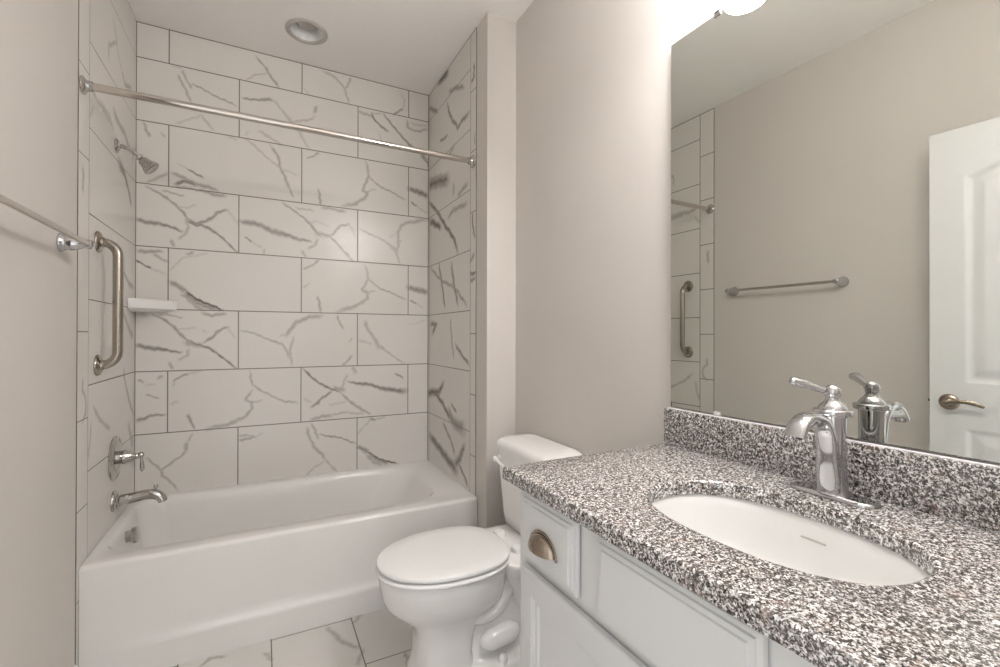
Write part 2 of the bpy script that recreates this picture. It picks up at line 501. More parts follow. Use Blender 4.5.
def panel_yz(bm, y0, y1, z0, z1, steps, back):
    """a panel facing -x: steps is a list of (inset, x); back is the x of its back face"""
    rings = [[Vector((back, y0, z0)), Vector((back, y1, z0)), Vector((back, y1, z1)), Vector((back, y0, z1))]]
    for i, x in steps:
        rings.append([Vector((x, y0+i, z0+i)), Vector((x, y1-i, z0+i)), Vector((x, y1-i, z1-i)), Vector((x, y0+i, z1-i))])
    loft(bm, rings)
VB="""14 14 35 520 2717 544 2688 567 2663 572 2642 601 2609 629 2577
11 11 20 470 2581 497 2602 544 2626 564 2644
13 13 30 189 2552 206 2511 225 2472
15 15 30 172 2527 182 2488 200 2459 217 2421 228 2403
10 10 15 144 2565 182 2563
10 10 38 228 2491 259 2482 295 2470 332 2457 376 2442 425 2425
12 25 42 451 2478 482 2472 529 2486 569 2495 597 2495
15 16 20 601 2496 625 2479 650 2448 675 2412 696 2385
14 14 15 162 2275 204 2305 253 2324 263 2347
14 15 20 263 2347 281 2326 303 2301 325 2280
19 19 25 854 2729 908 2710 949 2683 977 2656 986 2614 996 2573
17 17 28 1011 2726 992 2689 979 2656
15 15 12 750 2599 784 2570
16 16 40 1259 2571 1294 2595 1323 2614
16 16 14 1325 2617 1327 2677 1309 2711
20 20 30 1057 2543 1095 2532 1129 2525
14 18 55 1129 2550 1134 2521 1173 2490 1229 2461
12 12 20 1134 2551 1193 2559
17 19 50 1203 2557 1254 2497 1315 2444 1378 2394 1421 2374 1453 2351 1481 2327
21 21 28 1346 2548 1352 2508 1378 2498 1431 2501 1475 2523
17 17 15 1367 2542 1431 2535 1480 2545
18 18 17 633 2465 666 2436 696 2401 725 2366 759 2308 781 2265
15 17 20 696 2401 759 2420 798 2442 811 2473
28 23 32 811 2473 824 2514
16 16 10 1174 2440 1184 2392
15 15 30 776 2213 834 2252
13 13 35 33 2254 36 2226 56 2190
12 12 30 102 2220 112 2201
24 24 35 146 2026 177 2014 212 1999 261 1985 304 1975 348 1960
23 27 50 157 1973 191 1987 215 1988 247 1979
8 12 50 205 2060 240 2041 275 2020
13 13 15 167 2075 205 2060
20 20 26 50 1965 83 1986 129 2023
15 15 37 40 1943 76 1928 123 1894 164 1858 199 1825 213 1802 248 1785
13 13 30 110 1929 150 1923 198 1919
17 17 30 157 1961 247 1954 297 1955
21 27 35 268 1961 334 1936 378 1943
13 13 15 161 1854 205 1859 247 1878
24 19 42 209 1793 248 1785 291 1798 319 1823 341 1851 386 1867
17 17 12 393 1858 423 1822 435 1797
33 15 47 5 1777 38 1769 77 1765 110 1758 152 1753 189 1736
13 13 20 468 2260 514 2225 570 2181 627 2142 651 2114
16 18 33 586 2247 610 2211 631 2179 639 2125 668 2066 689 2019
18 18 20 530 2321 578 2291 643 2263
14 14 15 392 2253 429 2248
14 14 12 467 2277 483 2298
17 17 12 651 2126 726 2106
17 17 30 684 2030 697 1986
15 17 35 830 2043 839 2006 848 1960
16 35 30 1091 2254 1106 2222 1116 2169 1092 2116 1082 2075 1106 2064 1087 2027 1040 1991 965 1966
14 14 33 1116 2160 1165 2123 1215 2100 1275 2079 1335 2056
16 16 18 1106 2072 1155 2091
46 50 50 1358 2127 1411 2119 1479 2095
15 15 48 1374 2041 1406 2023
17 17 16 1406 2023 1476 1990
17 17 40 651 1939 701 1909 761 1870 804 1823 826 1793 893 1781 938 1747 984 1693 1022 1648
38 38 30 826 1793 857 1784 893 1781
15 15 22 718 1925 804 1917
15 15 14 778 1848 822 1858 893 1843
41 15 47 627 1772 685 1764 727 1750 796 1740
21 21 37 893 1786 929 1818 956 1850 998 1866
18 18 14 998 1864 1026 1828 1040 1791
22 22 24 831 1760 809 1721 783 1698
22 22 30 749 1687 763 1659
16 18 24 1059 1842 1136 1815 1216 1778 1266 1742 1289 1712 1302 1654
33 18 26 1480 1945 1422 1933 1359 1917 1312 1890 1288 1846 1297 1817 1285 1724
18 18 12 1246 1816 1276 1830
19 27 30 848 1942 919 1941 979 1937
19 19 50 1437 2344 1481 2308 1492 2268
21 14 48 206 1791 248 1775 276 1780 320 1753 364 1719 401 1679 431 1651
20 20 22 209 1787 213 1754 199 1719 178 1700
20 20 30 141 1684 153 1656
36 43 42 446 1819 500 1812 547 1804 595 1783 653 1766 687 1762
11 12 42 466 1733 500 1715
14 14 14 500 1715 548 1688
14 14 20 564 1680 556 1653
29 16 35 6 1625 58 1619 111 1630
20 23 28 71 1612 98 1590 126 1578
11 11 58 5 1576 32 1560 65 1542
13 13 12 65 1542 128 1512
24 20 30 210 1624 234 1634
12 12 14 298 1631 234 1617 186 1593 155 1561 138 1535
33 43 42 137 1475 172 1457 204 1431
12 14 75 200 1439 249 1399 307 1367 371 1341
34 27 40 200 1426 249 1382 307 1354 350 1340
14 41 30 186 1413 214 1398 249 1361 285 1341
15 17 38 72 1315 112 1291 153 1250 180 1217 215 1184 232 1163
13 13 25 92 1315 152 1308 194 1301
17 27 33 271 1328 321 1312 380 1322
49 32 15 20 1314 46 1310
16 16 22 1205 1786 1276 1748 1289 1718 1302 1653
18 18 20 1312 1797 1289 1749
15 15 30 758 1580 836 1637
19 17 34 827 1430 836 1402 850 1346
16 36 28 1088 1632 1108 1594 1115 1550 1094 1514 1079 1484 1113 1466 1108 1436 1070 1400 1013 1374 940 1350
14 14 30 1118 1545 1177 1499 1257 1467 1337 1438
18 18 20 1108 1466 1152 1476
17 17 14 754 1478 788 1503
50 50 46 1355 1510 1413 1500 1481 1482
15 15 42 1371 1426 1408 1409
17 17 14 1408 1409 1451 1387
37 30 30 850 1324 780 1311 720 1283 687 1241 670 1209
18 18 22 708 1200 687 1145 692 1108 696 1044
15 17 32 940 1329 949 1286 966 1252
28 26 25 1094 1298 1109 1259 1138 1209 1168 1160 1178 1130
16 16 15 1061 1180 1138 1160
16 18 22 1168 1160 1228 1109 1289 1067 1330 1041
18 18 15 1005 1175 1023 1199
10 10 10 1361 1276 1478 1309
44 34 32 208 1170 250 1162 279 1161
14 15 52 218 1187 236 1174 271 1162 315 1140 351 1105 381 1078 426 1036
13 13 14 166 1237 208 1246 250 1250
36 13 50 6 1162 53 1151 86 1143 126 1134 189 1126
21 19 38 286 1174 322 1200 343 1230 388 1252
16 16 12 392 1243 426 1195
17 17 12 282 1238 293 1221
20 20 22 215 1137 212 1108 181 1087
20 20 30 136 1072 150 1041
13 14 27 448 1239 487 1226 534 1209 589 1186 646 1159 675 1122 686 1076
18 18 15 638 1204 683 1227
13 13 32 12 995 34 982
16 16 25 90 991 113 1011
13 13 12 41 969 80 967
11 11 30 47 920 74 911 97 897
23 15 42 6 798 35 802 81 814 125 816
36 26 30 6 797 30 800
15 15 33 157 980 188 1000 219 1018
14 14 15 219 1018 272 1026
20 20 12 150 956 164 980
15 15 15 144 861 181 879
14 14 27 491 1018 499 983 507 947 543 910 599 875 656 849 731 830
16 35 28 503 921 484 882 476 860 505 848 500 815 473 777 420 751 367 738 302 725
16 16 18 507 850 551 860
20 15 38 216 808 223 789 238 758 245 732
17 17 26 963 1039 996 1063 1024 1091
16 16 12 1061 1174 1119 1164
13 17 55 755 1022 798 979 851 934 905 898 955 884
39 39 30 923 907 978 894
21 21 42 797 808 834 822 860 858 905 884
18 18 32 959 876 1006 825 1072 772 1130 738
17 17 22 969 900 973 943 996 976
29 27 22 1024 1023 1043 989
18 48 50 994 937 1062 927 1139 911 1228 881 1348 864
14 14 42 1279 975 1328 946
26 26 30 799 736 852 746 905 744
15 15 22 896 754 978 759 1091 746
17 17 14 760 860 799 829
17 17 12 896 813 950 814 987 826
27 23 30 217 668 207 640 207 623
15 15 30 207 623 189 596 142 568 105 536
15 15 20 234 704 220 672
13 15 30 49 609 75 573 105 536 115 510 149 473 173 428
18 11 25 446 677 489 672 521 666
21 14 30 446 655 489 654 524 665
14 14 12 524 666 551 681
17 17 26 795 710 821 665 839 617
19 22 28 778 688 791 631 813 577 861 529 875 495
15 15 22 875 495 906 453 938 417
15 15 18 866 491 818 460 770 419
12 12 38 843 646 915 626 969 608 1046 574
28 47 42 1056 553 1092 530 1116 509
12 14 72 1111 515 1170 471 1220 447 1283 421
40 28 38 1121 494 1170 458 1230 434
20 40 28 1102 496 1150 446 1200 429
16 16 14 1053 619 1091 669 1130 705
28 24 34 1123 706 1157 705
16 16 20 1154 708 1219 713"""
VL="""23 23 24 -383 2514 -343 2470 -329 2447 -438 2382 -442 2318
28 37 28 -244 2369 -199 2335 -89 2370
36 36 32 -635 2097 -574 2088
43 43 30 -584 2087 -474 2095 -413 2088
29 29 18 -625 2042 -663 1996
21 21 14 -329 2447 -287 2401 -244 2369
42 42 30 -522 2080 -434 2079 -374 2067
47 47 34 -367 2147 -323 2125 -199 2115 -114 2076
75 27 45 -291 1958 -196 1933 -128 1882 -74 1823
28 28 26 -733 1792 -723 1755 -734 1705
32 32 20 -24 2109 -60 2040
41 41 30 -220 1496 -120 1454 -29 1435
41 41 30 -201 1306 -116 1246 -36 1200
31 31 30 -196 1058 -162 984 -91 895 -17 824
25 25 26 -607 949 -538 887 -399 828
24 24 22 -628 888 -648 814 -658 774
18 18 30 -722 1059 -721 1019 -691 988 -691 940 -720 910
57 57 25 -107 798 -33 682"""
VR="""64 82 60 -179 2736 -334 2717
44 44 45 -12 2654 -158 2569
30 39 50 -329 2539 -379 2445 -489 2339 -548 2351 -640 2356
39 39 38 -362 2596 -488 2559 -567 2521
27 27 50 -208 2367 -330 2357
105 115 60 -16 2169 -191 2136 -339 2102
40 40 30 -430 2051 -430 1993
39 39 36 -620 1995 -492 1970
40 40 30 -358 2233 -428 2261
28 28 50 -701 2572 -704 2507 -671 2501
20 20 30 -716 2218 -712 2168
40 40 60 -17 2053 -155 1967 -300 1847 -416 1764 -478 1695 -488 1659
66 57 65 -38 1929 -219 1855
40 40 40 -350 1884 -431 1906 -613 1895
24 24 50 -683 1829 -701 1730 -717 1701
33 33 50 -195 1642 -250 1511 -296 1379
40 40 48 -401 1614 -433 1505 -495 1383
31 31 36 -41 1637 -232 1538 -449 1475 -616 1369
28 28 50 -663 1524 -720 1524
28 28 45 -664 1490 -720 1499
36 36 40 -663 1586 -707 1614
44 44 50 -44 1282 -153 1280 -84 1226
27 27 35 -387 1299 -404 1204 -436 1089
30 30 50 -467 1159 -541 1116 -645 1064
76 48 60 2 842 -126 869 -201 871 -279 937
47 47 60 -126 863 -273 812 -381 744
70 114 48 -358 788 -439 730 -578 719
30 30 50 -406 830 -475 794
36 36 45 -274 702 -408 620 -455 561
72 90 65 -41 583 -240 535 -376 501 -486 477
68 60 55 -456 504 -530 556 -587 635
33 37 52 -516 519 -588 482 -630 440"""
VF="""22 27 35 357 -797 382 -771 428 -778
22 18 30 563 -826 583 -884
14 14 25 565 -835 584 -836
26 26 32 796 -778 830 -883 885 -963
22 22 25 899 -980 868 -1058
21 21 25 898 -793 943 -748
19 19 35 1042 -1072 1040 -1111 1027 -1151"""

# ------------------------------------------------------------------ marble veins (traced as polylines, mm on each wall)
def vein_field(U, V, text):
    """half-width / depth polylines -> vein strength at the points (U, V)"""
    Uj = U + .0028*np.sin(V*61+U*23) + .0016*np.sin(V*173+1.3) + .0005*np.sin(U*310+V*240)
    Vj = V + .0028*np.sin(U*57+V*31+.7) + .0016*np.sin(U*181+.4) + .0005*np.sin(U*270-V*290)
    F = np.zeros(U.shape)
    for ln in text.strip().split('\n'):
        t = [int(q) for q in ln.split()]
        w0, w1, dd = t[0]/2000, t[1]/2000, t[2]/100
        P = np.array(t[3:], float).reshape(-1, 2)/1000
        L = np.r_[0, np.cumsum(np.hypot(*(P[1:]-P[:-1]).T))]
        for i in range(len(P)-1):
            a, b = P[i], P[i+1]
            pad = max(w0, w1)*1.7 + .004
            m = (Uj > min(a[0], b[0])-pad) & (Uj < max(a[0], b[0])+pad) & (Vj > min(a[1], b[1])-pad) & (Vj < max(a[1], b[1])+pad)
            if not m.any():
                continue
            u, v = Uj[m], Vj[m]
            d = b-a
            s = np.clip(((u-a[0])*d[0]+(v-a[1])*d[1])/(d@d+1e-12), 0, 1)
            dist = np.hypot(u-a[0]-s*d[0], v-a[1]-s*d[1])
            f = (L[i]+s*(L[i+1]-L[i]))/L[-1]
            hw = (w0+(w1-w0)*f)*.66
            x = np.clip(1.5-dist/(hw*1.0+.0012), 0, 1)
            x = .80*x*x*(3-2*x) + .38*np.clip(1.3-dist/(hw*.35+.0014), 0, 1)
            end = np.clip(np.minimum(f, 1-f)*6+.45, 0, 1)
            F[m] = np.maximum(F[m], x*dd*end)
    return F

def tile_panel(name, kind, mat, lo, hi, fixed, thick, step, text):
    """a tiled slab: finely gridded face in the plane `fixed`, with edges and back"""
    nu = int(round((hi[0]-lo[0])/step))+1
    nv = int(round((hi[1]-lo[1])/step))+1
    u = np.linspace(lo[0], hi[0], nu); v = np.linspace(lo[1], hi[1], nv)
    UU, VV = np.meshgrid(u, v, indexing='ij')
    U, V = UU.ravel(), VV.ravel()
    if kind == 'back':
        co = np.c_[U, np.full(U.shape, fixed), V]; cb = np.c_[U, np.full(U.shape, fixed+thick), V]
    elif kind == 'floor':
        co = np.c_[U, V, np.full(U.shape, fixed)]; cb = np.c_[U, V, np.full(U.shape, fixed+thick)]
    else:
        co = np.c_[np.full(U.shape, fixed), U, V]; cb = np.c_[np.full(U.shape, fixed+thick), U, V]
    idx = np.arange(nu*nv).reshape(nu, nv)
    q = np.stack([idx[:-1, :-1], idx[1:, :-1], idx[1:, 1:], idx[:-1, 1:]], -1).reshape(-1, 4)
    n0 = len(co)
    cor = [idx[0, 0], idx[-1, 0], idx[-1, -1], idx[0, -1]]
    co = np.r_[co, cb[cor]]
    faces = q.tolist()
    b = [n0, n0+1, n0+2, n0+3]
    faces.append(b[::-1])
    edges = [idx[:, 0], idx[-1, :], idx[::-1, -1], idx[0, ::-1]]
    for k, e in enumerate(edges):
        faces.append(e.tolist()[::-1] + [b[k], b[(k+1) % 4]])
    me = bpy.data.meshes.new(name)
    me.from_pydata(co.tolist(), [], faces)
    flip = {'back': False, 'left': False, 'right': True, 'floor': False}[kind]
    if flip:
        me.flip_normals()
    F = vein_field(U, V, text)
    a = me.attributes.new('vein', 'FLOAT', 'POINT')
    a.data.foreach_set('value', np.r_[F, np.zeros(4)].astype(np.float32))
    o = link(name, me, mat, None, 0, 'structure')
    return o

# ------------------------------------------------------------------ the room shell
def sbox(name, mat, *dims, parent=None, bev=0.0):
    bm = bmesh.new()
    box(bm, *dims, bev=bev)
    return obj(name, bm, mat, parent, 30, None if parent else 'structure')

tile_panel('floor', 'floor', MAT['tile_floor'], (-.0025, YF-.12), (WR, .01), 0.0, -.05, .008, VF)
bm = bmesh.new()
slab_with_hole(bm, -.11, WR+.1, YF-.12, .11, H, H+.012, .745, -.300, .078, .078, 2.0, 64)
obj('ceiling', bm, MAT['ceiling'], None, 30, 'structure')
sbox('ceiling_slab', MAT['ceiling'], -.11, WR+.1, YF-.12, .11, H+.12, H+.16)
tile_panel('wall_back', 'back', MAT['tile_back'], (0, .38), (XT, H), 0.0, .09, .004, VB)
tile_panel('wall_left_alcove', 'left', MAT['tile_left'], (-.775, 0), (0, H), 0.0, -.0024, .005, VL)
tile_panel('wall_right_alcove', 'right', MAT['tile_right'], (-.731, 0), (0, H), XT, .0028, .004, VR)
sbox('wall_left', MAT['wall'], -.11, -.0025, YF-.12, .09, 0, H)
sbox('wall_right', MAT['wall'], WR, WR+.1, YF-.12, .09, 0, H)
sbox('wall_stub', MAT['wall'], XT+.003, WR, YP, .09, 0, H, bev=0)
# front wall with the doorway the picture is taken from
bm = bmesh.new()
DX0, DX1, DH = .10, .955, 2.085
box(bm, -.0025, DX0, YF-.12, YF, 0, H)
box(bm, DX1, WR, YF-.12, YF, 0, H)
box(bm, DX0, DX1, YF-.12, YF, DH, H)
obj('wall_front', bm, MAT['wall'], None, 30, 'structure')
bm = bmesh.new()
box(bm, DX1-.012, DX1, YF-.12, YF, 0, DH)
box(bm, DX0, DX1-.012, YF-.12, YF, DH-.012, DH)
box(bm, DX1, DX1+.06, YF, YF+.014, 0, DH+.06)
box(bm, DX0-.06, DX1, YF, YF+.014, DH, DH+.06)
obj('trim_1', bm, MAT['trimwhite'], None, 30, 'structure')
# skirting at the foot of the right and left walls
def skirting(name, axis, a, b, face, sign):
    bm = bmesh.new()
    prof = [(0, 0), (.013, 0), (.013, .085), (.010, .095), (.006, .105), (0, .108)]
    rings = []
    for t in (a, b):
        rings.append([Vector((face+sign*d, t, z)) if axis == 'y' else Vector((t, face+sign*d, z)) for d, z in prof])
    loft(bm, rings)
    return obj(name, bm, MAT['trimwhite'], None, 30, 'structure')
skirting('baseboard_right', 'y', YP, -1.838, WR, -1)
skirting('baseboard_left', 'y', -.777, YF, -.0025, 1)

# the white room door, swung open against the left wall: a moulded slab with two panels, the upper one arched
def make_door():
    W, HD, TH = .808, 2.060, .035
    nu, nv = 136, 341
    u = np.linspace(0, W, nu); v = np.linspace(0, HD, nv)
    UU, VV = np.meshgrid(u, v, indexing='ij')
    def sd_rect(x0, x1, y0, y1, arch=0.0):
        top = y1 + (arch*np.sin(np.clip((UU-x0)/(x1-x0), 0, 1)*PI)**1.2 if arch else 0)
        return np.minimum(np.minimum(UU-x0, x1-UU), np.minimum(VV-y0, (top-VV)*.93))
    D = np.maximum(sd_rect(.112, W-.112, 1.012, 1.855, .075), sd_rect(.112, W-.112, .235, .822))
    Hh = np.interp(D, [-1, 0, .006, .016, .022, .050, .056, 1], [0, 0, -.0045, -.0085, -.0085, -.002, -.001, -.001])
    # slab runs along +y from the hinge; the face looks to +x
    co = np.c_[(TH/2+Hh).ravel(), UU.ravel(), VV.ravel()]
    idx = np.arange(nu*nv).reshape(nu, nv)
    q = np.stack([idx[:-1, :-1], idx[1:, :-1], idx[1:, 1:], idx[:-1, 1:]], -1).reshape(-1, 4).tolist()
    cor = [idx[0, 0], idx[-1, 0], idx[-1, -1], idx[0, -1]]
    n0 = nu*nv
    back = co[cor].copy(); back[:, 0] = -TH/2
    co = np.r_[co, back]
    b = [n0, n0+1, n0+2, n0+3]
    q.append(b[::-1])
    for k, e in enumerate((idx[:, 0], idx[-1, :], idx[::-1, -1], idx[0, ::-1])):
        q.append(e.tolist()[::-1] + [b[k], b[(k+1) % 4]])
    hinge = Vector((.110, -2.742, .012))
    free = Vector((.152, -1.935, .012))
    d = (free-hinge)
    ang = math.atan2(-d.x, d.y)
    T = Matrix.Translation(hinge) @ Matrix.Rotation(ang, 4, 'Z')
    me = bpy.data.meshes.new('door_1')
    me.from_pydata(co.tolist(), [], q)
    o = link('door_1', me, MAT['door'], None, 35, 'structure')
    o.matrix_world = T
    o['label'] = 'white two-panel room door with an arched upper panel, open along the left wall'
    ORIG[o.name] = Vector((0, 0, 0))
    # lever handle
    hy, hz = W-.062, .928
    bm = bmesh.new()
    lathe(bm, (TH/2, hy, hz), (1, 0, 0), [(.033, 0), (.033, .003), (.030, .007), (.020, .010), (.013, .012), (.012, .030), (.013, .045), (.011, .050), (.004, .053)], 36)
    h = obj('door_handle', bm, MAT['bronze'], o)
    bm = bmesh.new()
    P = smooth_path([(TH/2+.042, hy+.004, hz), (TH/2+.045, hy-.025, hz+.004), (TH/2+.045, hy-.055, hz+.009), (TH/2+.043, hy-.085, hz+.004), (TH/2+.040, hy-.112, hz-.006)])
    n = len(P)
    sweep(bm, P, interp([.009, .0085, .008, .0085, .006], n), interp([.009, .006, .0045, .0035, .0025], n), 16, side=(0, 0, 1))
    obj('lever', bm, MAT['bronze'], h)
    bm = bmesh.new()
    box(bm, -.011, .011, W-.0005, W+.0015, hz-.028, hz+.028, .0005)
    box(bm, -.006, .006, W, W+.009, hz-.006, hz+.006, .002)
    obj('latch', bm, MAT['bronze'], o)
make_door()

# ------------------------------------------------------------------ bathtub
def make_tub():
    root = thing('bathtub', 'white enamelled bathtub with a plain apron front, set between the three tiled walls', 'bathtub', (.744, -.375, 0))
    X0, X1, Y0, Y1, ZR = .0015, 1.4865, -.752, -.0015, .420
    n = 128
    bm = bmesh.new()
    E = Y0 + .016     # where the rim rolls over into the apron
    rings = [rrect(X0, X1, E, Y1, ZR, .0015, n),
             rrect(.034, 1.355, -.672, -.052, ZR+.001, .17, n, 0.105),
             rrect(.038, 1.346, -.664, -.060, ZR-.003, .165, n, 0.102),
             rrect(.042, 1.336, -.657, -.067, ZR-.013, .162, n, 0.100),
             rrect(.047, 1.322, -.650, -.074, ZR-.035, .16, n, 0.099),
             rrect(.058, 1.270, -.640, -.084, ZR-.12, .155, n, 0.096),
             rrect(.078, 1.190, -.625, -.100, ZR-.22, .145, n, 0.090),
             rrect(.100, 1.120, -.608, -.118, ZR-.29, .13, n, 0.081),
             rrect(.150, 1.060, -.585, -.142, ZR-.325, .115, n),
             rrect(.200, 1.000, -.540, -.190, ZR-.338, .09, n),
             rrect(.300, .900, -.440, -.290, ZR-.342, .06, n)]
    loft(bm, rings, False, True)
    # apron: rolled top edge, slightly hollow panel, ledge and kick near the floor
    xs = [X0 + (X1-X0)*i/80 for i in range(81)]
    def blend(x):
        t = min(max((x-.06)/.16, 0), 1) * min(max((1.46-x)/.12, 0), 1)
        return t*t*(3-2*t)
    rows = []
    for i in range(9):
        a = PI/2*i/8
        rows.append((lambda x, a=a: (E - .016*math.sin(a), ZR - .016*(1-math.cos(a)))))
    for z, hollow in ((.36, .003), (.28, .008), (.20, .011), (.150, .0125), (.128, .012), (.119, .009), (.111, .003), (.104, -.001), (.095, -.001), (.05, 0), (.0, 0)):
        rows.append((lambda x, z=z, h=hollow: (Y0 + h*blend(x), z)))
    V = [[bm.verts.new((x, *f(x))) for x in xs] for f in rows]
    for a, b in zip(V[:-1], V[1:]):
        for i in range(len(xs)-1):
            bm.faces.new((a[i], b[i], b[i+1], a[i+1]))
    # closed back, ends and underside
    for x, flip in ((X0, 0), (X1, 1)):
        col = [Vector((x, *f(x))) for f in rows] + [Vector((x, Y1, 0)), Vector((x, Y1, ZR))]
        bm.faces.new([bm.verts.new(p) for p in col])
    bm.faces.new([bm.verts.new(p) for p in ((X0, Y1, 0), (X1, Y1, 0), (X1, Y1, ZR), (X0, Y1, ZR))])
    tub = obj('tub_body', bm, MAT['tub'], root, 50)
    # overflow cover on the inner end wall
    bm = bmesh.new()
    c = Vector((.0485, -.372, .366))
    ax = Vector((1, 0, .12)).normalized()
    lathe(bm, c, ax, [(.024, 0), (.024, .012), (.026, .016), (.031, .022), (.031, .036), (.027, .039), (.010, .040)], 32)
    ov = obj('overflow_cover', bm, MAT['chrome_warm'], root)
    bm = bmesh.new()
    x, y, d = frame(ax)
    for k in range(22):
        a = 2*PI*k/22
        p = c + (x*math.cos(a)+y*math.sin(a))*.0312
        sweep(bm, [p+d*.023, p+d*.0365], .0022, None, 8)
    obj('knurling', bm, MAT['chrome_warm'], ov)
    bm = bmesh.new()
    lathe(bm, (.30, -.365, ZR-.3418), (0, 0, 1), [(.036, 0), (.036, .003), (.030, .005), (.026, .004), (.010, .010), (.004, .012)], 28)
    obj('drain', bm, MAT['chrome_warm'], root)
make_tub()

# ------------------------------------------------------------------ shower fittings
def flange(bm, c, axis, r, t=.008):
    lathe(bm, c, axis, [(r, 0), (r, t*.35), (r*.9, t*.7), (r*.62, t), (r*.55, t*1.4)], 36)

def make_shower():
    root = thing('shower', 'chrome shower head on a short bent arm high on the left tiled wall', 'shower head', (0, -.333, 2.008))
    bm = bmesh.new(); flange(bm, (.0005, -.333, 2.012), (1, 0, 0), .030, .010)
    obj('flange', bm, MAT['chrome_warm'], root)
    bm = bmesh.new()
    P = smooth_path([(.005, -.333, 2.012), (.022, -.333, 2.012), (.042, -.333, 2.006), (.060, -.333, 1.994), (.078, -.333, 1.977)])
    sweep(bm, P, .0088, None, 18)
    obj('arm', bm, MAT['chrome_warm'], root)
    bm = bmesh.new()
    d = Vector((.72, 0, -.69)).normalized()
    lathe(bm, Vector((.074, -.333, 1.981)), d, [(.012, 0), (.014, .002), (.014, .010), (.011, .014), (.0135, .018), (.020, .024), (.022, .034), (.024, .044), (.031, .056), (.035, .064), (.035, .069), (.032, .071), (.028, .068), (.004, .066)], 36)
    obj('head', bm, MAT['chrome_warm'], root)
make_shower()

def make_valve():
    c = Vector((.0005, -.339, .694))
    root = thing('shower_valve', 'chrome shower control with a large round plate and lever, above the tub spout', 'shower valve', c)
    bm = bmesh.new()
    lathe(bm, c, (1, 0, 0), [(.092, 0), (.092, .004), (.088, .008), (.070, .010), (.067, .013), (.052, .014), (.030, .015)], 48)
    obj('plate', bm, MAT['chrome_warm'], root)
    bm = bmesh.new()
    lathe(bm, c+Vector((.014, 0, 0)), (1, 0, 0), [(.028, 0), (.027, .012), (.030, .018), (.030, .024), (.027, .030), (.024, .044), (.016, .056), (.011, .064), (.010, .070)], 36)
    obj('hub', bm, MAT['chrome_warm'], root)
    bm = bmesh.new()
    q = c+Vector((.091, 0, .003))
    lathe(bm, q+Vector((-.012, 0, 0)), (1, 0, 0), [(.006, 0), (.011, .004), (.013, .011), (.011, .018), (.006, .022)], 20)
    P = [q+Vector((.001, -.001, -.008)), q+Vector((.002, -.001, -.022)), q+Vector((.003, -.001, -.040)), q+Vector((.004, -.001, -.058)), q+Vector((.004, -.001, -.070))]
    sweep(bm, smooth_path(P, 5), interp([.005, .0055, .009, .011, .006], 21), interp([.005, .005, .008, .009, .005], 21), 16)
    obj('lever', bm, MAT['chrome_warm'], root)
make_valve()

def make_spout():
    c = Vector((.0005, -.351, .516))
    root = thing('tub_spout', 'chrome tub spout with a small diverter knob, just above the tub rim', 'tub spout', c)
    bm = bmesh.new()
    lathe(bm, c, (1, 0, 0), [(.043, 0), (.043, .006), (.038, .012), (.031, .016), (.031, .020), (.026, .024)], 36)
    obj('flange', bm, MAT['chrome_warm'], root)
    bm = bmesh.new()
    P = smooth_path([c+Vector(p) for p in ((.015, 0, -.001), (.055, 0, .004), (.100, 0, .010), (.130, 0, .010), (.152, 0, .002), (.165, 0, -.013), (.169, 0, -.025))])
    n = len(P)
    sweep(bm, P, interp([.022, .022, .021, .020, .020, .021, .022], n), interp([.024, .023, .022, .021, .020, .019, .018], n), 24, side=(0, 1, 0))
    obj('spout', bm, MAT['chrome_warm'], root)
    bm = bmesh.new()
    lathe(bm, c+Vector((.144, 0, .024)), (0, 0, 1), [(.004, 0), (.0045, .010), (.0085, .013), (.0095, .020), (.006, .027), (.001, .029)], 20)
    obj('diverter_knob', bm, MAT['chrome_warm'], root)
make_spout()

def make_rod():
    a, b = Vector((.0005, -.748, 2.067)), Vector((XT-.0005, -.700, 2.083))
    root = thing('shower_curtain_rod', 'bare polished shower curtain rod spanning the tub alcove between the tiled walls', 'curtain rod', (a+b)/2)
    d = (b-a).normalized()
    bm = bmesh.new()
    sweep(bm, [a+d*.012, a+d*.5, a+d*1.0, b-d*.012], .0135, None, 24)
    obj('rod', bm, MAT['rod'], root)
    for p, q in ((a, d), (b, -d)):
        bm = bmesh.new()
        lathe(bm, p, q, [(.030, 0), (.031, .004), (.028, .009), (.020, .013), (.0175, .020), (.0175, .030)], 32)
        obj('flange', bm, MAT['chrome_warm'], root)
make_rod()

def make_grab():
    y, z0, z1, out, r = -.572, 1.098, 1.562, .062, .0165
    root = thing('grab_bar', 'brushed nickel upright grab bar screwed to the tile of the left wall', 'grab bar', (0, y, (z0+z1)/2))
    R = .050
    P = [(.006, y, z1)]
    P += [(out-R + R*math.sin(t), y, z1-R + R*math.cos(t)) for t in [PI/2*i/10 for i in range(11)]]
    P += [(out, y, (z0+z1)/2)]
    P += [(out-R + R*math.cos(t), y, z0+R - R*math.sin(t)) for t in [PI/2*i/10 for i in range(11)]]
    P += [(.006, y, z0)]
    bm = bmesh.new(); sweep(bm, P, r, None, 24, side=(0, 1, 0))
    obj('bar', bm, MAT['nickel'], root)
    for z in (z0, z1):
        bm = bmesh.new()
        lathe(bm, (.0005, y, z), (1, 0, 0), [(.040, 0), (.040, .004), (.037, .009), (.030, .012), (.0195, .0135), (.018, .020)], 36)
        obj('flange', bm, MAT['nickel'], root)
make_grab()

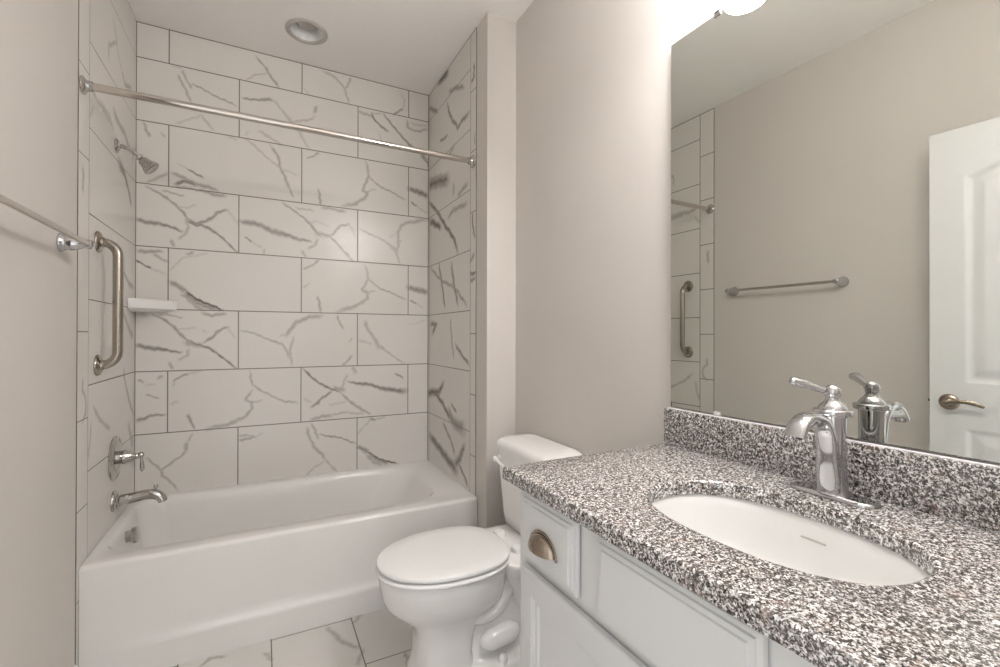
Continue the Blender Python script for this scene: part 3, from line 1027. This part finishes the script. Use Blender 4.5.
def make_towel():
    y0, y1, z, out = -.922, -1.532, 1.497, .066
    root = thing('towel_bar', 'chrome towel bar on the painted left wall, beside the tiled alcove', 'towel bar', (-.0025, (y0+y1)/2, z))
    bm = bmesh.new()
    sweep(bm, [(out, y0+.004, z), (out, (y0+y1)/2, z), (out, y1-.004, z)], .0085, None, 20)
    obj('bar', bm, MAT['rod'], root)
    for y in (y0, y1):
        bm = bmesh.new()
        lathe(bm, (-.002, y, z), (1, 0, 0), [(.029, 0), (.0295, .004), (.027, .008), (.0245, .011), (.0235, .018), (.0225, .030), (.019, .042), (.015, .052), (.0125, .058), (.0145, .063), (.0155, .069), (.0135, .077), (.006, .082)], 32)
        obj('post', bm, MAT['chrome'], root)
make_towel()

def make_soap():
    root = thing('soap_dish', 'small white ceramic corner soap dish at the meeting of left and back tiled walls', 'soap dish', (.04, -.04, 1.325))
    def ring(z, L, W, bow, e):
        P = [Vector((e, -e, z)), Vector((e, -L, z))]
        for i in range(1, 14):
            t = i/14
            p = Vector((e+(W-e)*t, -L+(L-e)*t, z))
            k = math.sin(PI*t)*bow
            P.append(p+Vector((.66*k, -.75*k, 0)))
        P.append(Vector((W, -e, z)))
        return P
    bm = bmesh.new()
    loft(bm, [ring(1.322, .108, .122, .010, .002), ring(1.330, .128, .150, .015, .002), ring(1.338, .141, .168, .020, .002), ring(1.376, .143, .171, .021, .002), ring(1.382, .139, .167, .018, .002),
              ring(1.381, .122, .148, .010, .006), ring(1.352, .112, .138, .008, .010)])
    obj('dish', bm, MAT['porcelain'], root, 35)
make_soap()

def make_downlight():
    c = Vector((.745, -.300, H))
    root = thing('recessed_ceiling_light', 'unlit round recessed ceiling light above the tub', 'ceiling light', c)
    bm = bmesh.new()
    lathe(bm, c, (0, 0, -1), [(.100, .0005), (.100, .003), (.096, .006), (.080, .006), (.076, .001), (.076, -.002)], 48, False, False)
    obj('trim_ring', bm, MAT['lens'], root)
    bm = bmesh.new()
    lathe(bm, c, (0, 0, 1), [(.0765, -.001), (.072, .012), (.064, .030), (.056, .055), (.050, .075), (.002, .076)], 48, False, True)
    obj('baffle', bm, MAT['trimwhite'], root)
    bm = bmesh.new()
    lathe(bm, c+Vector((0, 0, .074)), (0, 0, -1), [(.040, 0), (.041, .012), (.042, .030), (.040, .042), (.030, .049), (.014, .053), (.001, .054)], 36)
    obj('bulb', bm, MAT['lens'], root)
make_downlight()

# ------------------------------------------------------------------ toilet (tank on the right wall, bowl facing left)
def egg(x0, x1, cy, hw, z, n=72, widest=.60, pb=3.0, pf=2.0):
    """egg outline: rounded nose at x0, blunter end at x1"""
    xc = x0 + (x1-x0)*widest
    out = []
    for k in range(n):
        t = 2*PI*k/n
        c, s = math.cos(t), math.sin(t)
        if c > 0:
            p, L = pb, x1-xc
        else:
            p, L = pf, xc-x0
        out.append(Vector((xc + L*math.copysign(abs(c)**(2/p), c), cy + hw*math.copysign(abs(s)**(2/p), s), z)))
    return out

def make_toilet():
    CY = -1.212
    root = thing('toilet', 'white two-piece toilet with its lid down, between the tub and the vanity cabinet', 'toilet', (1.25, CY, 0))
    # bowl and pedestal, one casting
    bm = bmesh.new()
    n = 72
    rings = [egg(1.018, 1.250, CY, .118, .0005, n, .5, 3.4, 2.7), egg(1.018, 1.250, CY, .118, .020, n, .5, 3.4, 2.7), egg(1.028, 1.240, CY, .108, .035, n, .5, 3.4, 2.8),
             egg(1.034, 1.235, CY, .103, .080, n, .5, 3.4, 2.9), egg(1.036, 1.240, CY, .102, .140, n, .5, 3.4, 2.9), egg(1.030, 1.260, CY, .106, .185, n, .48, 3.2, 2.8),
             egg(1.006, 1.300, CY, .114, .214, n, .46, 3.0, 2.4), egg(.974, 1.345, CY, .130, .236, n, .48, 2.7, 2.15), egg(.948, 1.365, CY, .146, .258, n, .50, 2.6, 2.05),
             egg(.930, 1.370, CY, .158, .280, n, .50, 2.5, 2.0), egg(.921, 1.372, CY, .167, .305, n, .5, 2.5, 2.0), egg(.914, 1.374, CY, .175, .345, n, .5, 2.5, 2.0),
             egg(.911, 1.376, CY, .179, .376, n, .5, 2.5, 2.0), egg(.916, 1.372, CY, .175, .3865, n, .5, 2.5, 2.0), egg(.960, 1.340, CY, .136, .387, n, .5, 2.5, 2.0)]
    loft(bm, rings)
    obj('bowl', bm, MAT['porcelain'], root, 50)
    bm = bmesh.new()
    loft(bm, [rrect(1.20, 1.590, CY-.135, CY+.135, .0005, .06), rrect(1.20, 1.590, CY-.135, CY+.135, .022, .06), rrect(1.205, 1.584, CY-.127, CY+.127, .032, .055),
              rrect(1.21, 1.575, CY-.098, CY+.098, .040, .05), rrect(1.21, 1.570, CY-.080, CY+.080, .055, .05), rrect(1.21, 1.560, CY-.072, CY+.072, .12, .05),
              rrect(1.22, 1.560, CY-.072, CY+.072, .22, .05), rrect(1.25, 1.565, CY-.085, CY+.085, .30, .05), rrect(1.28, 1.575, CY-.100, CY+.100, .37, .05)])
    obj('foot', bm, MAT['porcelain'], root, 50)
    # rear deck that carries the tank
    bm = bmesh.new()
    loft(bm, [rrect(1.40, 1.600, CY-.100, CY+.100, .200, .05), rrect(1.375, 1.612, CY-.120, CY+.120, .270, .05), rrect(1.345, 1.620, CY-.150, CY+.150, .340, .045), rrect(1.335, 1.622, CY-.172, CY+.172, .375, .04),
              rrect(1.338, 1.622, CY-.172, CY+.172, .392, .04), rrect(1.346, 1.616, CY-.164, CY+.164, .3975, .035)])
    obj('deck', bm, MAT['porcelain'], root, 50)
    # trapway swelling on each side of the foot
    for s in (-1, 1):
        bm = bmesh.new()
        P = smooth_path([(1.18, CY+s*.060, .235), (1.25, CY+s*.066, .205), (1.315, CY+s*.066, .218), (1.365, CY+s*.062, .275), (1.405, CY+s*.058, .315), (1.45, CY+s*.056, .270), (1.48, CY+s*.054, .17), (1.49, CY+s*.052, .06)])
        sweep(bm, P, interp([.030, .040, .042, .042, .042, .044, .046, .046], len(P)), None, 20)
        obj('trapway', bm, MAT['porcelain'], root, 60)
        bm = bmesh.new()
        P = smooth_path([(1.255, CY+s*.078, .100), (1.290, CY+s*.088, .107), (1.375, CY+s*.088, .117), (1.410, CY+s*.078, .115)])
        sweep(bm, P, interp([.012, .034, .036, .014], len(P)), interp([.012, .036, .038, .014], len(P)), 20)
        obj('side_boss', bm, MAT['porcelain'], root, 60)
        bm = bmesh.new()
        lathe(bm, (1.330, CY+s*.112, .030), (0, 0, 1), [(.017, 0), (.018, .012), (.016, .022), (.010, .030), (.002, .033)], 24)
        obj('bolt_cap', bm, MAT['seat'], root)
    # seat ring and lid
    def slab(x0, x1, hw, z0, z1, r, crown=0.0):
        bm = bmesh.new()
        R = []
        for ins, z in ((r, z0), (r*.3, z0+r*.3), (0, z0+r), (0, z1-r), (r*.3, z1-r*.3), (r, z1)):
            R.append(egg(x0+ins, x1-ins, CY, hw-ins, z, 96, .54, 2.7, 2.05))
        if crown:
            for f in (.75, .5, .25, .05):
                R.append(egg(x0+r+(1-f)*(x1-x0)*.5, x1-r-(1-f)*(x1-x0)*.44, CY, (hw-r)*f, z1+crown*(1-f*f), 96, .54, 2.7, 2.05))
        loft(bm, R)
        return bm
    bm = slab(.901, 1.374, .1915, .3885, .4030, .006)
    obj('seat', bm, MAT['seat'], root, 50)
    bm = slab(.9035, 1.378, .1895, .4095, .4270, .006, .004)
    obj('lid', bm, MAT['seat'], root, 50)
    for s in (-1, 1):
        bm = bmesh.new()
        loft(bm, [rrect(1.392, 1.432, CY+s*.075-.022, CY+s*.075+.022, .3975, .010), rrect(1.390, 1.432, CY+s*.075-.022, CY+s*.075+.022, .412, .010), rrect(1.396, 1.428, CY+s*.075-.017, CY+s*.075+.017, .419, .009)])
        obj('hinge', bm, MAT['seat'], root, 50)
    # tank, lid and flush lever
    bm = bmesh.new()
    R = []
    for z, f, hw, r in ((.3985, 1.498, .186, .030), (.405, 1.488, .194, .036), (.45, 1.481, .199, .038), (.56, 1.472, .206, .040), (.66, 1.465, .212, .040), (.726, 1.462, .215, .040)):
        R.append(rrect(f, 1.628, CY-hw, CY+hw, z, r))
    loft(bm, R)
    obj('tank', bm, MAT['porcelain'], root, 50)
    bm = bmesh.new()
    R = []
    for z, ins, r in ((0.7270, .006, .040), (0.7285, .001, .044), (0.7425, 0, .046), (0.7525, .002, .046), (0.7615, .007, .048), (0.7675, .014, .048), (0.7725, .030, .044), (0.7755, .055, .03), (0.7770, .085, .008)):
        R.append(rrect(1.452+ins, 1.636-ins*.25, CY-.222+ins, CY+.222-ins, z, min(r, .088-ins*.7), 96))
    loft(bm, R)
    obj('tank_lid', bm, MAT['porcelain'], root, 60)
    bm = bmesh.new()
    lathe(bm, (1.4640, CY+.178, .682), (-1, 0, 0), [(.016, 0), (.016, .004), (.012, .007), (.009, .009), (.009, .014), (.012, .017), (.0125, .024), (.009, .029), (.002, .031)], 24)
    sweep(bm, smooth_path([(1.445, CY+.176, .682), (1.443, CY+.158, .679), (1.444, CY+.125, .671), (1.446, CY+.102, .664)]), .0075, .005, 14, side=(0, 0, 1))
    obj('flush_lever', bm, MAT['seat'], root)
make_toilet()

# ------------------------------------------------------------------ vanity cabinet
VY0, VY1 = YF+.002, -1.833
XF = 1.108      # face frame
XD = 1.087      # drawer and door faces
def make_cabinet():
    root = thing('vanity_cabinet', 'pale grey vanity cabinet with routed drawer fronts under the granite top', 'vanity cabinet', (1.37, -2.30, 0))
    bm = bmesh.new()
    box(bm, XF, XF+.019, VY0, VY1, .095, .8665)
    box(bm, XF+.019, WR-.002, VY1-.016, VY1, .095, .8665)
    box(bm, XF+.019, WR-.002, VY0, VY0+.016, .095, .8665)
    box(bm, XF+.019, WR-.002, VY0+.016, VY1-.016, .095, .113)
    box(bm, WR-.010, WR-.002, VY0+.016, VY1-.016, .113, .8665)
    obj('carcass', bm, MAT['cabinet'], root, 30)
    bm = bmesh.new()
    box(bm, XF+.065, WR-.004, VY0+.002, VY1-.004, .0005, .095)
    obj('toe_kick', bm, MAT['cabinet'], root, 30)
    edge = [(0, XD+.011), (.001, XD+.0085), (.0080, XD+.0075), (.0095, XD+.0040), (.0165, XD+.0032), (.0185, XD), (.0205, XD)]
    def drawer(name, y0, y1, z0, z1):
        bm = bmesh.new()
        panel_yz(bm, y0, y1, z0, z1, edge, XF-.0045)
        return obj(name, bm, MAT['cabinet'], root, 20)
    door_steps = [(0, XD+.006), (.002, XD+.003), (.007, XD+.001), (.010, XD), (.050, XD), (.052, XD+.003), (.056, XD+.003), (.058, XD+.006), (.066, XD+.0075), (.069, XD+.012), (.080, XD+.012)]
    ZD0, ZD1 = .703, .850
    d = drawer('drawer_front', -2.072, -1.866, ZD0, ZD1)
    drawer('false_drawer_front', -2.447, -2.136, ZD0, ZD1)
    d2 = drawer('drawer_front', VY0+.008, -2.536, ZD0, ZD1)
    # cup pulls
    for dr, yc in ((d, -1.968), (d2, -2.65)):
        zc = .755
        bm = bmesh.new()
        a, b, out = .0465, .034, .026
        R = []
        m = 28
        for k in range(10):
            ph = PI/2*k/9
            sc, dx = math.cos(ph), math.sin(ph)
            R.append([Vector((XD-.0015-out*dx, yc+a*sc*math.cos(PI*i/m), zc+max(b*sc*math.sin(PI*i/m), -.01))) for i in range(m+1)])
        loft(bm, R, False, False, False)
        me_inner = [[Vector((min(p.x+.0018, XD-.0008), yc+(p.y-yc)*.95, zc+(p.z-zc)*.94)) for p in r] for r in R]
        loft(bm, me_inner, False, False, False)
        for ra, rb in zip(R[:-1], R[1:]):
            pass
        cup = obj('cup_pull', bm, MAT['bronze'], dr, 60)
        bm = bmesh.new()
        P = [Vector((XD-.0022, yc+(a+.0035)*math.cos(PI*i/30), zc-.004+(b+.0065)*math.sin(PI*i/30))) for i in range(31)]
        sweep(bm, P, .0042, .0022, 10, side=(0, 1, 0))
        obj('rim', bm, MAT['bronze'], cup, 60)
    # doors below
    for y0, y1, hy in ((-2.301, -1.866, -2.262), (VY0+.008, -2.305, -2.344)):
        bm = bmesh.new()
        panel_yz(bm, y0, y1, .110, .682, door_steps, XF-.0045)
        dr = obj('cabinet_door', bm, MAT['cabinet'], root, 20)
        bm = bmesh.new()
        sweep(bm, smooth_path([(XD, hy, .535), (XD-.022, hy, .54), (XD-.027, hy, .59), (XD-.022, hy, .64), (XD, hy, .645)]), .005, None, 12, side=(0, 1, 0))
        obj('door_pull', bm, MAT['bronze'], dr)
make_cabinet()

# ------------------------------------------------------------------ granite top and splash
SX, SY, SA, SB, SP = 1.330, -2.300, .148, .214, 2.35
ZC = .897
def make_top():
    root = thing('countertop', 'speckled grey granite countertop with an oval sink cut-out and upstand, on the vanity', 'countertop', (1.36, -2.30, .8675))
    bm = bmesh.new()
    slab_with_hole(bm, 1.070, WR-.001, YF+.001, -1.812, .8675, ZC, SX, SY, SA, SB, SP, 160, .006)
    obj('slab', bm, MAT['granite'], root, 50)
    bm = bmesh.new()
    box(bm, 1.616, WR-.001, YF+.001, -1.806, ZC, .998, .0025)
    bs = obj('backsplash', bm, MAT['granite'], root, 50)
    bm = bmesh.new()
    sweep(bm, [(1.6275, -1.812, .9985), (1.629, -2.3, .9985), (1.6325, YF+.006, .9985)], .0022, None, 10)
    obj('white_bead', bm, MAT['trimwhite'], bs, 50)  # thin white line along the top of the upstand
make_top()

def make_sink():
    root = thing('sink', 'white oval undermount sink set below the granite top', 'sink', (SX, SY, .73))
    bm = bmesh.new()
    n = 96
    zr = .8670
    R = [sring(SX, SY, zr-.012, SA+.030, SB+.030, 2.3, n), sring(SX, SY, zr, SA+.030, SB+.030, 2.3, n), sring(SX, SY, zr, SA+.006, SB+.006, 2.3, n), sring(SX, SY, zr-.004, SA+.003, SB+.003, 2.3, n)]
    prof = [(.99, .020), (.975, .045), (.945, .075), (.89, .105), (.79, .128), (.62, .142), (.42, .149), (.2, .152), (.12, .153)]
    for f, dz in prof:
        R.append(sring(SX, SY, zr-dz, SA*f, SB*f, 2.25, n))
    R2 = [[p+Vector((0, 0, -.010)) if i > 3 else p for p in r] for i, r in enumerate(R)]
    loft(bm, R, False, True)
    outer = [sring(SX, SY, zr-.012, SA+.030, SB+.030, 2.3, n)] + [sring(SX, SY, zr-dz-.012, SA*f+.012, SB*f+.012, 2.25, n) for f, dz in prof]
    loft(bm, outer, False, True)
    o = obj('basin', bm, MAT['sink'], root, 60)
    bm = bmesh.new()
    lathe(bm, (SX, SY, zr-.1535), (0, 0, 1), [(.030, 0), (.030, .003), (.024, .005), (.020, .003), (.018, .006), (.004, .009)], 32)
    obj('drain', bm, MAT['chrome'], root)
    # narrow mark on the rear slope of the basin
    bm = bmesh.new()
    P = [Vector((SX+SA*.977, SY+y, zr-.038)) for y in (-.022, 0, .022)]
    sweep(bm, P, .0012, .0022, 10, side=(1, 0, 0))
    obj('basin_mark', bm, MAT['caulk'], root)
make_sink()

def make_faucet():
    fx, fy = 1.557, -2.292
    root = thing('faucet', 'polished chrome single-lever faucet behind the sink', 'faucet', (fx, fy, ZC))
    bm = bmesh.new()
    def stad(ins, z):
        L, W = .0785-ins, .0275-ins
        P = []
        for s, a0 in ((1, 0), (-1, PI)):
            for k in range(25):
                a = a0+PI*k/24
                P.append(Vector((fx + W*math.cos(a), fy + s*(L-W) + W*math.sin(a), z)))
        return P
    loft(bm, [stad(0, ZC+.0004), stad(0, ZC+.004), stad(.002, ZC+.007), stad(.006, ZC+.0085), stad(.010, ZC+.009)])
    obj('base_plate', bm, MAT['chrome'], root, 50)
    bm = bmesh.new()
    lathe(bm, (fx, fy, ZC+.008), (0, 0, 1), [(.029, 0), (.0285, .003), (.0262, .008), (.0245, .030), (.0232, .065), (.0232, .105), (.0240, .140), (.0245, .152)], 44)
    obj('body', bm, MAT['chrome'], root, 50)
    bm = bmesh.new()
    lathe(bm, (fx, fy, ZC+.160), (0, 0, 1), [(.0250, 0), (.032, .0005), (.0335, .003), (.0335, .0105), (.0320, .0125), (.0255, .0132), (.0245, .0165), (.0215, .021), (.0165, .026), (.0125, .031), (.0115, .035), (.0130, .039)], 44)
    obj('bonnet', bm, MAT['chrome'], root, 50)
    bm = bmesh.new()
    lathe(bm, (fx, fy, ZC+.199), (0, 0, 1), [(.0125, 0), (.0145, .004), (.0145, .010), (.0125, .016), (.0075, .0205), (.001, .022)], 36)
    knob = obj('handle_hub', bm, MAT['chrome'], root, 50)
    bm = bmesh.new()
    a = Vector((fx-.004, fy+.006, ZC+.207)); b = Vector((1.510, -2.238, 1.124))
    P = [a, a.lerp(b, .3), a.lerp(b, .65)+Vector((0, 0, .001)), a.lerp(b, .92), b+Vector((0, 0, .0005))]
    P = smooth_path(P, 6); n = len(P)
    sd = (b-a).cross(Vector((0, 0, 1))).normalized()
    sweep(bm, P, interp([.006, .007, .0095, .0115, .0100], n), interp([.0065, .007, .0085, .0090, .0065], n), 18, side=sd, p=2.4)
    obj('lever', bm, MAT['chrome'], knob, 50)
    bm = bmesh.new()
    P = smooth_path([(fx-.012, fy, ZC+.012), (fx-.016, fy, ZC+.06), (fx-.021, fy, ZC+.105), (fx-.034, fy, ZC+.140), (fx-.060, fy, ZC+.159), (fx-.090, fy, ZC+.162), (fx-.115, fy, ZC+.149), (fx-.131, fy, ZC+.128)], 6)
    n = len(P)
    sweep(bm, P, interp([.0215, .0205, .0195, .0185, .0180, .0180, .0185, .0190], n), interp([.016, .015, .013, .0105, .0095, .0095, .0100, .0105], n), 28, side=(0, 1, 0), p=2.5)
    obj('spout', bm, MAT['chrome'], root, 50)
make_faucet()

# ------------------------------------------------------------------ wall mirror and the lamp over it
def make_mirror():
    root = thing('wall_mirror', 'large frameless wall mirror above the granite upstand', 'mirror', (1.635, -2.29, 1.006))
    # the sheet leans a few millimetres off the wall at its near-the-toilet end
    def xf(y):
        return 1.6295 + .012*(-1.816-y)
    def sheet(x0, x1, y0, y1, z0, z1, bev):
        bm = bmesh.new()
        vs = box(bm, 0, x1-x0, y0, y1, z0, z1, bev, 1)
        for v in bm.verts:
            v.co.x += x0 + xf(v.co.y)
        return bm
    obj('glass', sheet(0, .0045, YF+.004, -1.8205, 1.003, 2.079, .001), MAT['mirror'], root, 20)
    for y in (-1.977, -2.60):
        for z, s, m in ((2.079, 1, 'chrome'), (1.003, -1, 'clip')):
            bm = bmesh.new()
            box(bm, xf(y)-.0025, WR-.0005, y-.010, y+.010, min(z+s*(.006 if s > 0 else .0035), z+s*.0002), max(z+s*(.006 if s > 0 else .0035), z+s*.0002), .0008)
            box(bm, xf(y)-.0025, xf(y)-.0003, y-.010, y+.010, min(z+s*(.006 if s > 0 else .0035), z-s*.009), max(z+s*(.006 if s > 0 else .0035), z-s*.009), .0008)
            obj('mirror_clip', bm, MAT[m], root, 30)
make_mirror()

def make_lamp():
    root = thing('vanity_light', 'four-shade vanity light glowing on the wall above the mirror', 'vanity light', (1.60, -2.30, 2.30))
    bm = bmesh.new()
    box(bm, 1.622, WR-.0005, -2.72, -1.87, 2.335, 2.395, .006)
    obj('back_plate', bm, MAT['nickel'], root, 40)
    for y in (-1.935, -2.175, -2.415, -2.655):
        c = Vector((1.448, y, 2.200))
        bm = bmesh.new()
        sweep(bm, smooth_path([(1.622, y, 2.365), (1.555, y, 2.378), (1.480, y, 2.372), (1.448, y, 2.350)]), .007, None, 14, side=(0, 1, 0))
        obj('arm', bm, MAT['nickel'], root)
        bm = bmesh.new()
        lathe(bm, c+Vector((0, 0, .118)), (0, 0, 1), [(.024, 0), (.026, .006), (.024, .025), (.012, .034), (.008, .040)], 28)
        obj('shade_holder', bm, MAT['nickel'], root)
        bm = bmesh.new()
        lathe(bm, c, (0, 0, 1), [(.024, .105), (.032, .075), (.044, .030), (.0535, .002), (.055, 0), (.0565, .001), (.054, .020), (.048, .045), (.040, .075), (.030, .105), (.022, .119)], 40)
        obj('shade', bm, MAT['shade' if y < -2 else 'shade_dim'], root, 60)
        bm = bmesh.new()
        lathe(bm, c+Vector((0, 0, .012)), (0, 0, 1), [(.006, 0), (.022, .004), (.030, .014), (.031, .026), (.026, .042), (.016, .058), (.013, .080)], 28)
        obj('bulb', bm, MAT['bulb' if y < -2 else 'bulb_dim'], root, 60)
make_lamp()
